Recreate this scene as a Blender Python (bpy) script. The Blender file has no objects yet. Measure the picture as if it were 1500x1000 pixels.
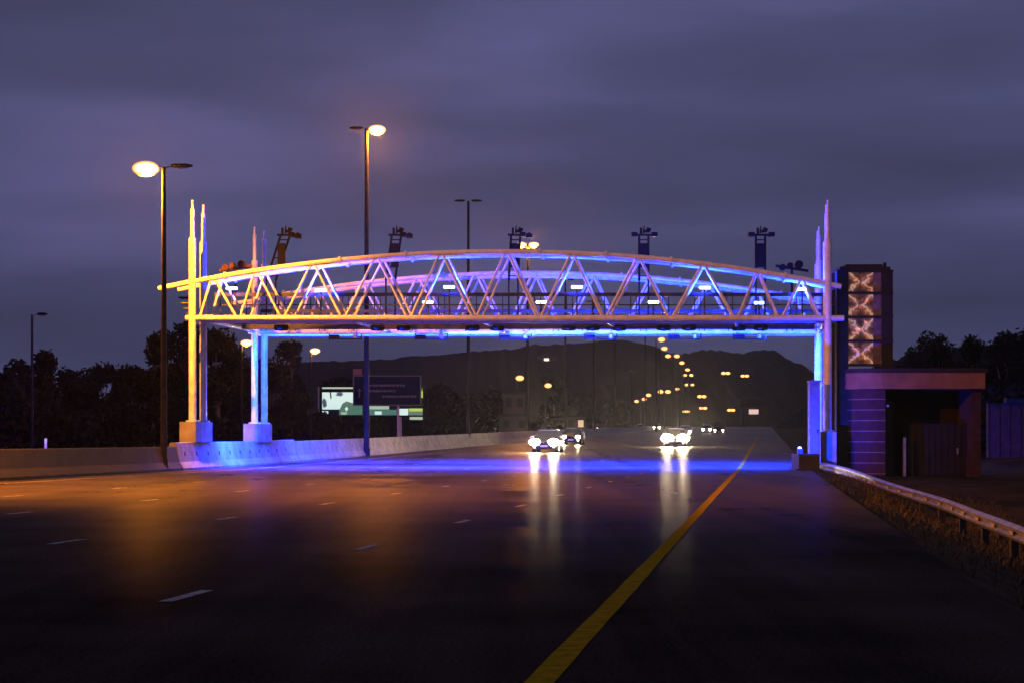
import bpy, bmesh, math, random
from mathutils import Vector, Matrix
random.seed(7)
S = bpy.context.scene
C = S.collection
R = math.radians
F = 2600.0      # focal length in photo pixels (1500 wide)
HZ = 643.0      # eye-level row in the photo
EYE = 1.2

# ------------------------------------------------------------------ camera
cd = bpy.data.cameras.new('camera')
cam = bpy.data.objects.new('camera', cd); C.objects.link(cam)
cam.location = (0, 0, EYE); cam.rotation_euler = (R(90), 0, 0)
cd.sensor_width = 36; cd.lens = F / 1500 * 36
cd.shift_y = (HZ - 500) / 1500
cd.clip_start = 0.1; cd.clip_end = 9000
S.camera = cam

# ------------------------------------------------------------------ world
w = bpy.data.worlds.new('World'); S.world = w; w.use_nodes = True
nt = w.node_tree; N = nt.nodes; L = nt.links
N.clear()
out = N.new('ShaderNodeOutputWorld'); bg = N.new('ShaderNodeBackground')
L.new(bg.outputs[0], out.inputs[0])
sky = N.new('ShaderNodeTexSky'); sky.sky_type = 'NISHITA'; sky.sun_disc = False
sky.sun_elevation = R(-4); sky.sun_rotation = R(200)
tc = N.new('ShaderNodeTexCoord'); mp = N.new('ShaderNodeMapping')
mp.inputs['Scale'].default_value = (1.0, 1.0, 5.5); mp.inputs['Rotation'].default_value = (0, R(4), 0)
L.new(tc.outputs['Generated'], mp.inputs[0])
n1 = N.new('ShaderNodeTexNoise'); n1.inputs['Scale'].default_value = 3.3; n1.inputs['Detail'].default_value = 4
n1.inputs['Roughness'].default_value = 0.45
L.new(mp.outputs[0], n1.inputs['Vector'])
r1 = N.new('ShaderNodeValToRGB')
r1.color_ramp.elements[0].position = .33; r1.color_ramp.elements[0].color = (.049, .050, .109, 1)
r1.color_ramp.elements[1].position = .68; r1.color_ramp.elements[1].color = (.096, .095, .230, 1)
e = r1.color_ramp.elements.new(.5); e.color = (.062, .065, .150, 1)
L.new(n1.outputs['Fac'], r1.inputs[0])
add = N.new('ShaderNodeMixRGB'); add.blend_type = 'ADD'; add.inputs[0].default_value = 0.03
L.new(r1.outputs[0], add.inputs[1]); L.new(sky.outputs[0], add.inputs[2])
sx_ = N.new('ShaderNodeSeparateXYZ'); L.new(tc.outputs['Generated'], sx_.inputs[0])
el = N.new('ShaderNodeMapRange'); el.interpolation_type = 'SMOOTHSTEP'; L.new(sx_.outputs['Z'], el.inputs[0])
for i_, v_ in enumerate((.02, .2, .80, 1.08)): el.inputs[i_ + 1].default_value = v_
L.new(el.outputs[0], bg.inputs[1]); L.new(add.outputs[0], bg.inputs[0])
S.view_settings.view_transform = 'Standard'; S.view_settings.look = 'None'
S.view_settings.exposure = 0; S.view_settings.gamma = 1
S.cycles.use_denoising = True
S.cycles.max_bounces = 5; S.cycles.diffuse_bounces = 2; S.cycles.glossy_bounces = 2
S.cycles.volume_bounces = 0; S.cycles.transmission_bounces = 2
S.cycles.sample_clamp_indirect = 4.0
S.cycles.caustics_reflective = False; S.cycles.caustics_refractive = False
S.cycles.volume_step_rate = 4; S.cycles.volume_preview_step_rate = 4

SODIUM = (1.0, .29, .008); BLUE = (.006, .030, 1.0)
P_ROAD = 1.0

def light(name, kind, loc, energy, col, radius=.12, **k):
    d = bpy.data.lights.new(name, kind); d.energy = energy; d.color = col
    if kind in ('POINT', 'SPOT'): d.shadow_soft_size = radius
    o = bpy.data.objects.new(name, d); o.location = loc
    for a, b in k.items():
        if a == 'rot': o.rotation_euler = b
        elif a == 'aim':
            o.rotation_euler = (Vector(b) - Vector(loc)).to_track_quat('-Z', 'Y').to_euler()
        else: setattr(d, a, b)
    C.objects.link(o); return o

# ------------------------------------------------------------------ helpers
def at(px, py, Y): return Vector(((px - 750) * Y / F, Y, EYE + (HZ - py) * Y / F))
def ax(px, Y): return (px - 750) * Y / F
def az(py, Y): return EYE + (HZ - py) * Y / F
def sm(a, b, x):
    t = max(0., min(1., (x - a) / (b - a))); return t * t * (3 - 2 * t)
def zr(Y):
    d = Y - 75
    return .01 * (0 if d < -12 else (d if d > 12 else (d + 12) ** 2 / 48))
def xy_(Y): return -1.12 + .1435 * Y          # yellow edge line
def xb(Y): return -22.12 + .133 * Y           # median barrier axis
def xe(Y): return xy_(Y) + 2.85               # edge of the paved shoulder
def xv(Y): return -42.1 + .133 * Y            # far verge of the other carriageway
def zg(X, Y):
    z = zr(Y) - .035
    d = X - xe(Y) + .0
    if d > 0:
        wgt = 1 - .75 * sm(46, 64, Y)
        z -= min(1.0, d * .36) * wgt
        z += max(0, min(5, (d - 6) * .16)) * sm(84, 120, Y)
        z += max(0, min(4, (d - 9) * .10)) * (1 - sm(84, 120, Y))
    return z

MATS = {}
def mat(name, col, rough=.6, metal=0., var=.0, scale=3., bump=0., bscale=40., spec=.5, stretch=None, col2=None, rvar=0.):
    if name in MATS: return MATS[name]
    m = bpy.data.materials.new(name); m.use_nodes = True
    t = m.node_tree; b = t.nodes['Principled BSDF']
    b.inputs['Base Color'].default_value = (*col, 1); b.inputs['Roughness'].default_value = rough
    b.inputs['Metallic'].default_value = metal; b.inputs['Specular IOR Level'].default_value = spec
    co = t.nodes.new('ShaderNodeTexCoord'); mpn = t.nodes.new('ShaderNodeMapping')
    t.links.new(co.outputs['Object'], mpn.inputs[0])
    if stretch: mpn.inputs['Scale'].default_value = stretch
    if var > 0 or col2:
        n = t.nodes.new('ShaderNodeTexNoise'); n.inputs['Scale'].default_value = scale; n.inputs['Detail'].default_value = 6
        t.links.new(mpn.outputs[0], n.inputs['Vector'])
        rp = t.nodes.new('ShaderNodeValToRGB')
        c2 = col2 or tuple(min(1, c * (1 + var)) for c in col); c1 = col if col2 else tuple(c * (1 - var) for c in col)
        rp.color_ramp.elements[0].position = .35; rp.color_ramp.elements[0].color = (*c1, 1)
        rp.color_ramp.elements[1].position = .65; rp.color_ramp.elements[1].color = (*c2, 1)
        t.links.new(n.outputs['Fac'], rp.inputs[0]); t.links.new(rp.outputs[0], b.inputs['Base Color'])
        if rvar:
            ma = t.nodes.new('ShaderNodeMath'); ma.operation = 'MULTIPLY_ADD'
            ma.inputs[1].default_value = rvar; ma.inputs[2].default_value = rough - rvar / 2
            t.links.new(n.outputs['Fac'], ma.inputs[0]); t.links.new(ma.outputs[0], b.inputs['Roughness'])
    if bump:
        n2 = t.nodes.new('ShaderNodeTexNoise'); n2.inputs['Scale'].default_value = bscale; n2.inputs['Detail'].default_value = 5
        t.links.new(co.outputs['Object'], n2.inputs['Vector'])
        bp = t.nodes.new('ShaderNodeBump'); bp.inputs['Strength'].default_value = bump; bp.inputs['Distance'].default_value = .05
        t.links.new(n2.outputs['Fac'], bp.inputs['Height']); t.links.new(bp.outputs[0], b.inputs['Normal'])
    MATS[name] = m; return m
def emat(name, col, strength, base=(.5, .5, .5)):
    if name in MATS: return MATS[name]
    m = mat(name, base, .3); b = m.node_tree.nodes['Principled BSDF']
    b.inputs['Emission Color'].default_value = (*col, 1); b.inputs['Emission Strength'].default_value = strength
    return m

class MB:
    def __init__(s, off=(0, 0, 0)):
        s.v = []; s.f = []; s.mi = []; s.cur = 0; s.off = Vector(off); s.smooth = []
    def add(s, vs, fs, smooth=False):
        b = len(s.v); s.v += [Vector(v) - s.off for v in vs]
        for f in fs: s.f.append([i + b for i in f]); s.mi.append(s.cur); s.smooth.append(smooth)
    def box(s, c, d, rot=None, bev=0.):
        c = Vector(c); x, y, z = (q / 2 for q in d)
        vs = [Vector((i, j, k)) for k in (-z, z) for j in (-y, y) for i in (-x, x)]
        if rot is not None: vs = [rot @ v for v in vs]
        s.add([v + c for v in vs], [(0, 2, 3, 1), (4, 5, 7, 6), (0, 1, 5, 4), (2, 6, 7, 3), (0, 4, 6, 2), (1, 3, 7, 5)])
    def b2(s, x0, x1, y0, y1, z0, z1): s.box(((x0 + x1) / 2, (y0 + y1) / 2, (z0 + z1) / 2), (x1 - x0, y1 - y0, z1 - z0))
    def cyl(s, p0, p1, r0, r1=None, n=12, caps=True):
        p0 = Vector(p0); p1 = Vector(p1); r1 = r0 if r1 is None else r1
        d = (p1 - p0).normalized(); u = d.orthogonal().normalized(); v = d.cross(u)
        vs = [p + (u * math.cos(a) + v * math.sin(a)) * r for p, r in ((p0, r0), (p1, r1)) for a in [2 * math.pi * i / n for i in range(n)]]
        s.add(vs, [(i, (i + 1) % n, n + (i + 1) % n, n + i) for i in range(n)], True)
        if caps: s.add(vs, [tuple(range(n))[::-1], tuple(range(n, 2 * n))])
    def tube(s, pts, r, n=10):
        pts = [Vector(p) for p in pts]; rs = r if isinstance(r, list) else [r] * len(pts)
        vs = []; fs = []
        d0 = (pts[1] - pts[0]).normalized(); u = d0.orthogonal().normalized()
        for i, p in enumerate(pts):
            d = (pts[min(i + 1, len(pts) - 1)] - pts[max(i - 1, 0)]).normalized()
            u = (u - d * u.dot(d)).normalized(); v = d.cross(u)
            vs += [p + (u * math.cos(2 * math.pi * k / n) + v * math.sin(2 * math.pi * k / n)) * rs[i] for k in range(n)]
        for i in range(len(pts) - 1):
            fs += [(i * n + k, i * n + (k + 1) % n, (i + 1) * n + (k + 1) % n, (i + 1) * n + k) for k in range(n)]
        s.add(vs, fs, True); s.add(vs, [tuple(range(n))[::-1], tuple(range(len(vs) - n, len(vs)))])
    def loft(s, secs, smooth=True, caps=True):
        n = len(secs[0]); vs = [v for q in secs for v in q]; fs = []
        for i in range(len(secs) - 1):
            fs += [(i * n + k, i * n + (k + 1) % n, (i + 1) * n + (k + 1) % n, (i + 1) * n + k) for k in range(n)]
        s.add(vs, fs, smooth)
        if caps: s.add(vs, [tuple(range(n))[::-1], tuple(range(len(vs) - n, len(vs)))])
    def build(s, name, m, parent=None):
        me = bpy.data.meshes.new(name); me.from_pydata([tuple(v) for v in s.v], [], s.f)
        ms = m if isinstance(m, (list, tuple)) else [m]
        for q in ms: me.materials.append(q)
        for p, i, k in zip(me.polygons, s.mi, s.smooth): p.material_index = i; p.use_smooth = k
        bm = bmesh.new(); bm.from_mesh(me); bmesh.ops.recalc_face_normals(bm, faces=bm.faces); bm.to_mesh(me); bm.free()
        o = bpy.data.objects.new(name, me); C.objects.link(o)
        if parent: o.parent = parent
        return o
def tag(o, label=None, cat=None, group=None, kind=None):
    if label: o['label'] = label
    if cat: o['category'] = cat
    if group: o['group'] = group
    if kind: o['kind'] = kind
    return o
def thing(name, label, cat, loc=(0, 0, 0), rz=0, group=None):
    o = bpy.data.objects.new(name, None); C.objects.link(o); o.location = loc; o.rotation_euler = (0, 0, rz)
    o.empty_display_size = .3
    return tag(o, label, cat, group)
def copy_tree(o, parent=None):
    c = o.copy(); C.objects.link(c)
    if parent: c.parent = parent
    for ch in o.children: copy_tree(ch, c)
    return c

# ------------------------------------------------------------------ materials
asph = bpy.data.materials.new('asphalt'); asph.use_nodes = True
t = asph.node_tree; b = t.nodes['Principled BSDF']
co = t.nodes.new('ShaderNodeTexCoord')
m1 = t.nodes.new('ShaderNodeMapping'); m1.inputs['Rotation'].default_value = (0, 0, R(8.1)); m1.inputs['Scale'].default_value = (.55, .012, 1)
t.links.new(co.outputs['Object'], m1.inputs[0])
na = t.nodes.new('ShaderNodeTexNoise'); na.inputs['Scale'].default_value = 1.; na.inputs['Detail'].default_value = 5; na.inputs['Roughness'].default_value = .6
t.links.new(m1.outputs[0], na.inputs['Vector'])
nb = t.nodes.new('ShaderNodeTexNoise'); nb.inputs['Scale'].default_value = .35; nb.inputs['Detail'].default_value = 8
t.links.new(co.outputs['Object'], nb.inputs['Vector'])
nc = t.nodes.new('ShaderNodeTexNoise'); nc.inputs['Scale'].default_value = 38; nc.inputs['Detail'].default_value = 4
t.links.new(co.outputs['Object'], nc.inputs['Vector'])
mx = t.nodes.new('ShaderNodeMixRGB'); mx.inputs[0].default_value = .4
t.links.new(na.outputs['Fac'], mx.inputs[1]); t.links.new(nb.outputs['Fac'], mx.inputs[2])
rp = t.nodes.new('ShaderNodeValToRGB')
rp.color_ramp.elements[0].position = .36; rp.color_ramp.elements[0].color = (.019, .0145, .012, 1)
rp.color_ramp.elements[1].position = .64; rp.color_ramp.elements[1].color = (.084, .062, .048, 1)
t.links.new(mx.outputs[0], rp.inputs[0])
mg = t.nodes.new('ShaderNodeMixRGB'); mg.blend_type = 'MULTIPLY'; mg.inputs[0].default_value = .6
rg = t.nodes.new('ShaderNodeValToRGB'); rg.color_ramp.elements[0].color = (.2, .2, .2, 1); rg.color_ramp.elements[0].position = .3; rg.color_ramp.elements[1].position = .7
rg.color_ramp.elements[1].color = (1.8, 1.8, 1.8, 1)
t.links.new(nc.outputs['Fac'], rg.inputs[0]); t.links.new(rp.outputs[0], mg.inputs[1]); t.links.new(rg.outputs[0], mg.inputs[2])
t.links.new(mg.outputs[0], b.inputs['Base Color'])
ra = t.nodes.new('ShaderNodeMapRange'); ra.inputs[1].default_value = .35; ra.inputs[2].default_value = .65
ra.inputs[3].default_value = .27; ra.inputs[4].default_value = .29
t.links.new(mx.outputs[0], ra.inputs[0]); t.links.new(ra.outputs[0], b.inputs['Roughness'])
b.inputs['Specular IOR Level'].default_value = .1
bp = t.nodes.new('ShaderNodeBump'); bp.inputs['Strength'].default_value = .5; bp.inputs['Distance'].default_value = .012
t.links.new(nc.outputs['Fac'], bp.inputs['Height']); t.links.new(bp.outputs[0], b.inputs['Normal'])
b.inputs['Specular IOR Level'].default_value = 0
lw = t.nodes.new('ShaderNodeLayerWeight'); lw.inputs['Blend'].default_value = .5
gz = t.nodes.new('ShaderNodeMapRange'); gz.interpolation_type = 'SMOOTHSTEP'
gz.interpolation_type = 'LINEAR'
for i_, v_ in enumerate((.86, .994, 0, 1)): gz.inputs[i_ + 1].default_value = v_
t.links.new(lw.outputs['Facing'], gz.inputs[0])
g3 = t.nodes.new('ShaderNodeMath'); g3.operation = 'POWER'; g3.inputs[1].default_value = 5.5; t.links.new(gz.outputs[0], g3.inputs[0])
g4 = t.nodes.new('ShaderNodeMath'); g4.operation = 'MULTIPLY'; g4.inputs[1].default_value = .27; t.links.new(g3.outputs[0], g4.inputs[0])
gl = t.nodes.new('ShaderNodeBsdfGlossy'); t.links.new(ra.outputs[0], gl.inputs['Roughness']); gl.inputs['Color'].default_value = (.8, .8, .8, 1)
bq = t.nodes.new('ShaderNodeBump'); bq.inputs['Strength'].default_value = .12; bq.inputs['Distance'].default_value = .008
t.links.new(nc.outputs['Fac'], bq.inputs['Height']); t.links.new(bq.outputs[0], gl.inputs['Normal'])
ms = t.nodes.new('ShaderNodeMixShader'); t.links.new(g4.outputs[0], ms.inputs[0]); t.links.new(b.outputs[0], ms.inputs[1]); t.links.new(gl.outputs[0], ms.inputs[2])
t.links.new(ms.outputs[0], t.nodes['Material Output'].inputs['Surface'])

M_grass = mat('dry_grass', (.030, .022, .010), .95, var=.5, scale=.8, bump=.6, bscale=6, spec=.05)
M_hill = mat('hill_scrub', (.010, .009, .012), .95, var=.5, scale=.02, bump=1, bscale=.08, spec=0)
M_yellow = mat('yellow_line_paint', (.38, .235, .010), .6, var=.25, scale=9, bump=.1, bscale=60, spec=0)
M_white = mat('white_line_paint', (.42, .37, .33), .8, var=.4, scale=8, spec=0)
M_conc = mat('dimmed_concrete', (.026, .023, .027), .85, var=.22, scale=1.6, bump=.3, bscale=18)  # darkened copy, so the left barrier run reads as shaded
M_conc2 = mat('brightened_concrete', (.30, .28, .27), .85, var=.25, scale=1.8, bump=.3, bscale=18)  # lit tone put into a paler copy of the barrier concrete
M_dark = mat('dark_slot', (.02, .02, .02), .9)
M_steel = mat('white_painted_steel', (.80, .80, .81), .42, var=.13, scale=3.5, bump=.06, bscale=9)
M_deck = mat('dark_walkway_steel', (.05, .05, .055), .5, .3, var=.3, scale=5)
M_galv = mat('galvanised_steel', (.42, .42, .43), .42, .6, var=.2, scale=5, bump=.05)
M_litarm = mat('lit_arm_brown', (.16, .07, .02), .7, var=.4, scale=6, spec=.1)  # brown stands in for orange lamplight on the left folded arm
M_pole = mat('dimmed_pole', (.045, .042, .04), .7, 0, var=.25, scale=4, spec=.1)  # lamp poles' dimness is put into the colour
M_farpole = mat('silhouette_pole', (.02, .019, .02), .7, 0, var=.25, scale=4, spec=.1)  # still darker copy that paints unlit poles as silhouettes
M_black = mat('black_equipment', (.005, .005, .006), .6, var=.3, scale=8, spec=.08)
M_brick = mat('banded_brick', (.035, .008, .012), .85, var=.3, scale=4, bump=.3, bscale=25)
M_plast = mat('fascia_board', (.22, .10, .05), .7, var=.2, scale=2, bump=.1)
M_frame = mat('tower_frame', (.010, .006, .007), .75, var=.3, scale=4)
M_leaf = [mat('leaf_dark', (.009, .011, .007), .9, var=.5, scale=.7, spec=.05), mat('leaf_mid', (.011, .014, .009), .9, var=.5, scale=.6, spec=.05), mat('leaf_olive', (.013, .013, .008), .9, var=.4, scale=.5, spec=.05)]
M_bark = mat('bark', (.07, .055, .045), .9, var=.4, scale=6, bump=.6, bscale=12)
M_lens_na = emat('sodium_halo_lens', (1.0, .66, .28), 150)
M_lens_far = emat('sodium_halo_lens_far', (1.0, .60, .16), 22)
for m_, st, cs_ in ((M_lens_na, 4.5, ((1, .66, .30), (.48, .18, .025), (.03, .014, .012))), (M_lens_far, 3.0, ((1, .46, .12), (.55, .16, .018), (.03, .012, .010)))):  # fading rim colours paint the lamp's halo onto the lens
    t = m_.node_tree; b = t.nodes['Principled BSDF']; lw_ = t.nodes.new('ShaderNodeLayerWeight'); lw_.inputs['Blend'].default_value = .5
    r_ = t.nodes.new('ShaderNodeValToRGB'); r_.color_ramp.elements[0].position = .2; r_.color_ramp.elements[0].color = (*cs_[0], 1)
    r_.color_ramp.elements[1].position = .92; r_.color_ramp.elements[1].color = (*cs_[2], 1); q_ = r_.color_ramp.elements.new(.42); q_.color = (*cs_[1], 1)
    t.links.new(lw_.outputs['Facing'], r_.inputs[0]); t.links.new(r_.outputs[0], b.inputs['Emission Color']); b.inputs['Emission Strength'].default_value = st
M_lens_off = mat('unlit_lens', (.12, .12, .13), .2)
M_lens_blue = emat('blue_flood_lens', (.28, .45, 1.0), 14)
M_head = emat('headlamp_lens', (1.0, .72, .36), 800)
M_headfar = emat('headlamp_lens_far', (1.0, .80, .5), 60)
M_headdim = emat('headlamp_lens_dim', (1.0, .7, .5), 9)
M_rubber = mat('tyre_rubber', (.02, .02, .02), .85)
M_rim = mat('alloy_rim', (.4, .4, .42), .3, .9)
M_glass = mat('car_glass', (.015, .016, .02), .06)

# ------------------------------------------------------------------ ground, roads, markings
def axis(lo, hi, fine0, fine1, step, grow):
    v = [fine0]
    while v[-1] < fine1: v.append(v[-1] + step)
    s = step
    while v[-1] < hi: s *= grow; v.append(v[-1] + s)
    s = step; a = [fine0]
    while a[-1] > lo: s *= grow; a.append(a[-1] - s)
    return sorted(set(a[1:] + v))
g = MB(); YS = axis(-40, 1300, -10, 130, 1.5, 1.15); US = axis(-500, 500, -6, 22, .75, 1.2)
for Y in YS:
    for u in US:
        X = xe(Y) + u
        n = .05 * math.sin(X * 1.7 + Y * .6) * math.sin(Y * 1.1 - X * .4) if u > .6 else 0
        g.v.append(Vector((X, Y, zg(X, Y) + n - (.0 if u > -.2 else .02))))
nu = len(US)
for i in range(len(YS) - 1):
    for j in range(nu - 1):
        g.f.append([i * nu + j, i * nu + j + 1, (i + 1) * nu + j + 1, (i + 1) * nu + j]); g.mi.append(0); g.smooth.append(True)
tag(g.build('ground', M_grass), kind='structure')
def strip(name, fa, fb, y0, y1, dz, m, step=3., label=None):
    s = MB(); ys = []; Y = y0
    while Y < y1: ys.append(Y); Y += step if Y < 250 else 20
    ys.append(y1); vs = []
    for Y in ys: vs += [(fa(Y), Y, zr(Y) + dz), (fb(Y), Y, zr(Y) + dz)]
    s.add(vs, [(2 * i, 2 * i + 1, 2 * i + 3, 2 * i + 2) for i in range(len(ys) - 1)])
    return tag(s.build(name, m), kind='structure')
strip('road', lambda Y: xb(Y) + .1, xe, -30, 1100, 0, asph)
strip('opposite_road', xv, lambda Y: xb(Y) - .1, -30, 1100, 0, asph)
strip('edge_line', lambda Y: xy_(Y) - .075 + .003 * math.sin(Y * 1.1) + .002 * math.sin(Y * 3.7), lambda Y: xy_(Y) + .075 + .003 * math.sin(Y * .9 + 1) + .002 * math.sin(Y * 4.1), -5, 420, .006, M_yellow, .35)
strip('inner_edge_line', lambda Y: xy_(Y) - 19.75, lambda Y: xy_(Y) - 19.6, 10, 420, .006, M_white)
for off, ph in ((3.32, 13.6), (7.08, 20.8), (11.05, 28.9), (14.8, 25.2)):
    s = MB(); Y = ph - 6.15 * 4
    while Y < 180:
        a, b_ = Y - .5, Y + .5
        if Y > 2:
            s.add([(xy_(a) - off - .055, a, zr(a) + .006), (xy_(a) - off + .055, a, zr(a) + .006), (xy_(b_) - off + .055, b_, zr(b_) + .006), (xy_(b_) - off - .055, b_, zr(b_) + .006)], [(0, 1, 2, 3)])
        Y += 6.15
    tag(s.build('lane_marking', M_white), kind='structure')

# ------------------------------------------------------------------ hills
def ridge(name, pts, Y, depth, m, seed, rough=2.):
    rnd = random.Random(seed); s = MB(); nx = 260; x0, x1 = pts[0][0], pts[-1][0]
    rows = [-1.0, -.7, -.45, -.2, 0, .4, 1.0]
    ph = [(rnd.uniform(.03, .5), rnd.uniform(0, 6), rnd.uniform(.2, .8)) for _ in range(14)]
    for q in rows:
        for i in range(nx + 1):
            px = x0 + (x1 - x0) * i / nx
            for a, b_ in zip(pts, pts[1:]):
                if a[0] <= px <= b_[0]: py = a[1] + (b_[1] - a[1]) * sm(a[0], b_[0], px)
            h = az(py, Y)
            n = sum(math.sin(px * f * (1 + .0) + p + q * 3) * am for f, p, am in ph) * rough * .10 * (1 - abs(q) * .6)
            prof = max(0, 1 - abs(q)) ** 1.15
            s.v.append(Vector((ax(px, Y), Y + q * depth, zr(Y) * .3 + (h - 0) * prof + n * (1 if abs(q) < .95 else 0) - 2)))
    for r in range(len(rows) - 1):
        for i in range(nx):
            s.f.append([r * (nx + 1) + i, r * (nx + 1) + i + 1, (r + 1) * (nx + 1) + i + 1, (r + 1) * (nx + 1) + i]); s.mi.append(0); s.smooth.append(True)
    return tag(s.build(name, m), kind='structure')
ridge('hill', [(60, 600), (330, 548), (460, 532), (560, 529), (620, 523), (730, 515), (790, 508), (850, 505), (900, 500), (935, 504), (990, 520), (1040, 540), (1200, 640)], 1080, 300, M_hill, 3)
ridge('hill', [(780, 640), (900, 560), (985, 522), (1040, 513), (1080, 518), (1130, 514), (1165, 532), (1200, 548), (1290, 575), (1420, 600)], 900, 240, M_hill, 5)
ridge('hill', [(1150, 620), (1230, 560), (1330, 520), (1420, 505), (1520, 500), (1700, 500), (1900, 560)], 560, 160, M_hill, 8)

# ------------------------------------------------------------------ barrier
def barrier(name, label, y0, y1, h, holes, hole_px=1.9, m=M_conc, jn=3.8):
    root = Vector((xb(y0), y0, zr(y0)))
    s = MB(root); prof = [(.42, -.03), (.42, .09), (.27, .33), (.13, h - .03), (.10, h), (-.10, h), (-.13, h - .03), (-.27, .33), (-.42, .09), (-.42, -.03)]
    ys = []; Y = y0
    while Y < y1: ys.append(Y); Y += 2
    ys.append(y1)
    s.loft([[Vector((xb(Y) + a, Y, zr(Y) + z)) for a, z in prof] for Y in ys], smooth=False)
    s.cur = 1
    Y = y0 + .8; rz = Matrix.Rotation(-math.atan(.133), 3, 'Z')
    k = 0
    while Y < min(y1 - .5, y0 + holes):
        sl = rz @ Matrix.Rotation(R(-12), 3, 'Y')
        s.box((xb(Y) + .205, Y, zr(Y) + h * .58), (.02, .16, .16), sl)
        if k % 2 == 0:
            s.box((xb(Y + .95) + .19, Y + .95, zr(Y) + .35 + (h - .4) * .5), (.02, .025, h - .42), sl)
        Y += hole_px; k += 1
    o = s.build(name, [m, M_dark]); o.location = root
    return tag(o, label, 'barrier')
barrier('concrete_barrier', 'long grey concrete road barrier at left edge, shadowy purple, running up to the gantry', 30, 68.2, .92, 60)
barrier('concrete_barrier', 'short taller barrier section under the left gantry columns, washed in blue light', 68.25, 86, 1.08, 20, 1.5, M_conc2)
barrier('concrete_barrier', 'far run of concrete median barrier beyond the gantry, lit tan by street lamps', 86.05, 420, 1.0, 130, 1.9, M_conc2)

# ------------------------------------------------------------------ gantry
Y0, Y1, Y2, Y3 = 70.8, 72.2, 79.7, 81.3
GX = -12.7
def gx(px, Y): return ax(px, 70.8) + .133 * (Y - 70.8)       # front-plane pixel column -> X in plane Y
def archz(px): return az(369 + 2.1e-4 * (px - 740) ** 2, 70.8)
ZB = az(466, 70.8)
G = thing('toll_gantry', 'white steel toll gantry with twin arched trusses spanning the road, lit blue', 'gantry', (0, Y0, 0))
go = (0, Y0, 0)
bots = [290, 349, 414, 503, 599, 695, 789, 885, 982, 1078, 1143, 1203]
tops = [312, 375, 458, 551, 646, 742, 838, 935, 1030, 1110, 1175]
for Y in (Y0, Y1, Y2, Y3):
    s = MB(go); s.tube([(gx(p, Y), Y, archz(p)) for p in range(232 if Y == Y0 else 244, 1236, 20)], .105 if Y in (Y0, Y3) else .09, 12); s.build('arch_chord', M_steel, G)
    for fp in (330, 498, 594, 790, 887, 983, 1150):
        a = Vector((gx(fp, Y), Y, archz(fp))); d = Vector((gx(fp + 1, Y) - gx(fp, Y), 0, archz(fp + 1) - archz(fp))).normalized()
        s = MB(go); s.cyl(a - d * .035, a + d * .035, .155, n=14)
        for k in range(8):
            q = d.orthogonal().normalized(); q2 = d.cross(q); c_ = a + (q * math.cos(k * .785) + q2 * math.sin(k * .785)) * .132; s.cyl(c_ - d * .06, c_ + d * .06, .013, n=5)
        s.build('chord_flange', M_steel, G)
    s = MB(go); s.cyl((gx(272, Y), Y, ZB), (gx(1236, Y), Y, ZB), .115, n=14); s.build('bottom_chord', M_steel, G)
    for i, tpx in enumerate(tops):
        for bpx, dx in ((bots[i], 3), (bots[i + 1], -3)):
            s = MB(go); s.cyl((gx(tpx + dx * -.8, Y), Y, archz(tpx) - .05), (gx(bpx + dx, Y), Y, ZB + .05), .052, n=8); s.build('diagonal_brace', M_steel, G)
# columns, tall spires
for Y, tp in ((Y0, 0), (Y1, 0), (Y2, 0), (Y3, 0)):
    for px, zb in ((282, 1.9), (1213, 1.5)):
        X = gx(px, Y); s = MB(go)
        s.cyl((X, Y, zb - .05), (X, Y, 9.2), .15, n=16)
        col = s.build('column', M_steel, G)
        s = MB(go); s.cyl((X, Y, 9.2), (X, Y, 10.35), .085, n=10); s.cyl((X, Y, 10.35), (X, Y, 10.72), .05, n=8)
        s.build('spire', M_steel, col)
        s = MB(go); s.cyl((X, Y, zb), (X, Y, zb + .07), .27, n=16)
        s.build('base_plate', M_steel, col)
# plinths
for Ya, Yb in ((Y0 - .45, Y1 + .35), (Y2 - .45, Y3 + .35)):
    for px, w_, z0, z1 in ((280, .64, 1.09, 1.9), (1213, .62, -.3, 1.5)):
        s = MB(go)
        xs = [(gx(px, Y), Y) for Y in (Ya, Yb)]
        s.loft([[Vector((x - w_ / 2 + e, Y, z0)), Vector((x + w_ / 2 - e, Y, z0)), Vector((x + w_ / 2 - e, Y, z1)), Vector((x - w_ / 2 + e, Y, z1))] for (x, Y), e in zip(xs, (0, 0))], smooth=False)
        s.build('plinth', M_conc2, G)
# cross beams, deck, rails
for p in (282, 503, 695, 885, 1078, 1213):
    s = MB(go); s.cyl((gx(p, Y0), Y0, ZB - .0), (gx(p, Y3), Y3, ZB - .0), .075, n=8); s.build('cross_beam', M_steel, G)
for Ya, Yb in ((Y0 + .16, Y1 - .14), (Y2 + .14, Y3 - .16)):
    s = MB(go)
    for i in range(40):
        a, b_ = 288 + i * 23.2, 288 + (i + 1) * 23.2 - .6
        s.add([(gx(a, Ya), Ya, ZB + .06), (gx(b_, Ya), Ya, ZB + .06), (gx(b_, Yb), Yb, ZB + .06), (gx(a, Yb), Yb, ZB + .06),
               (gx(a, Ya), Ya, ZB + .13), (gx(b_, Ya), Ya, ZB + .13), (gx(b_, Yb), Yb, ZB + .13), (gx(a, Yb), Yb, ZB + .13)],
              [(0, 3, 2, 1), (4, 5, 6, 7), (0, 1, 5, 4), (1, 2, 6, 5), (2, 3, 7, 6), (3, 0, 4, 7)])
    s.build('walkway_deck', M_deck, G)
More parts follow.
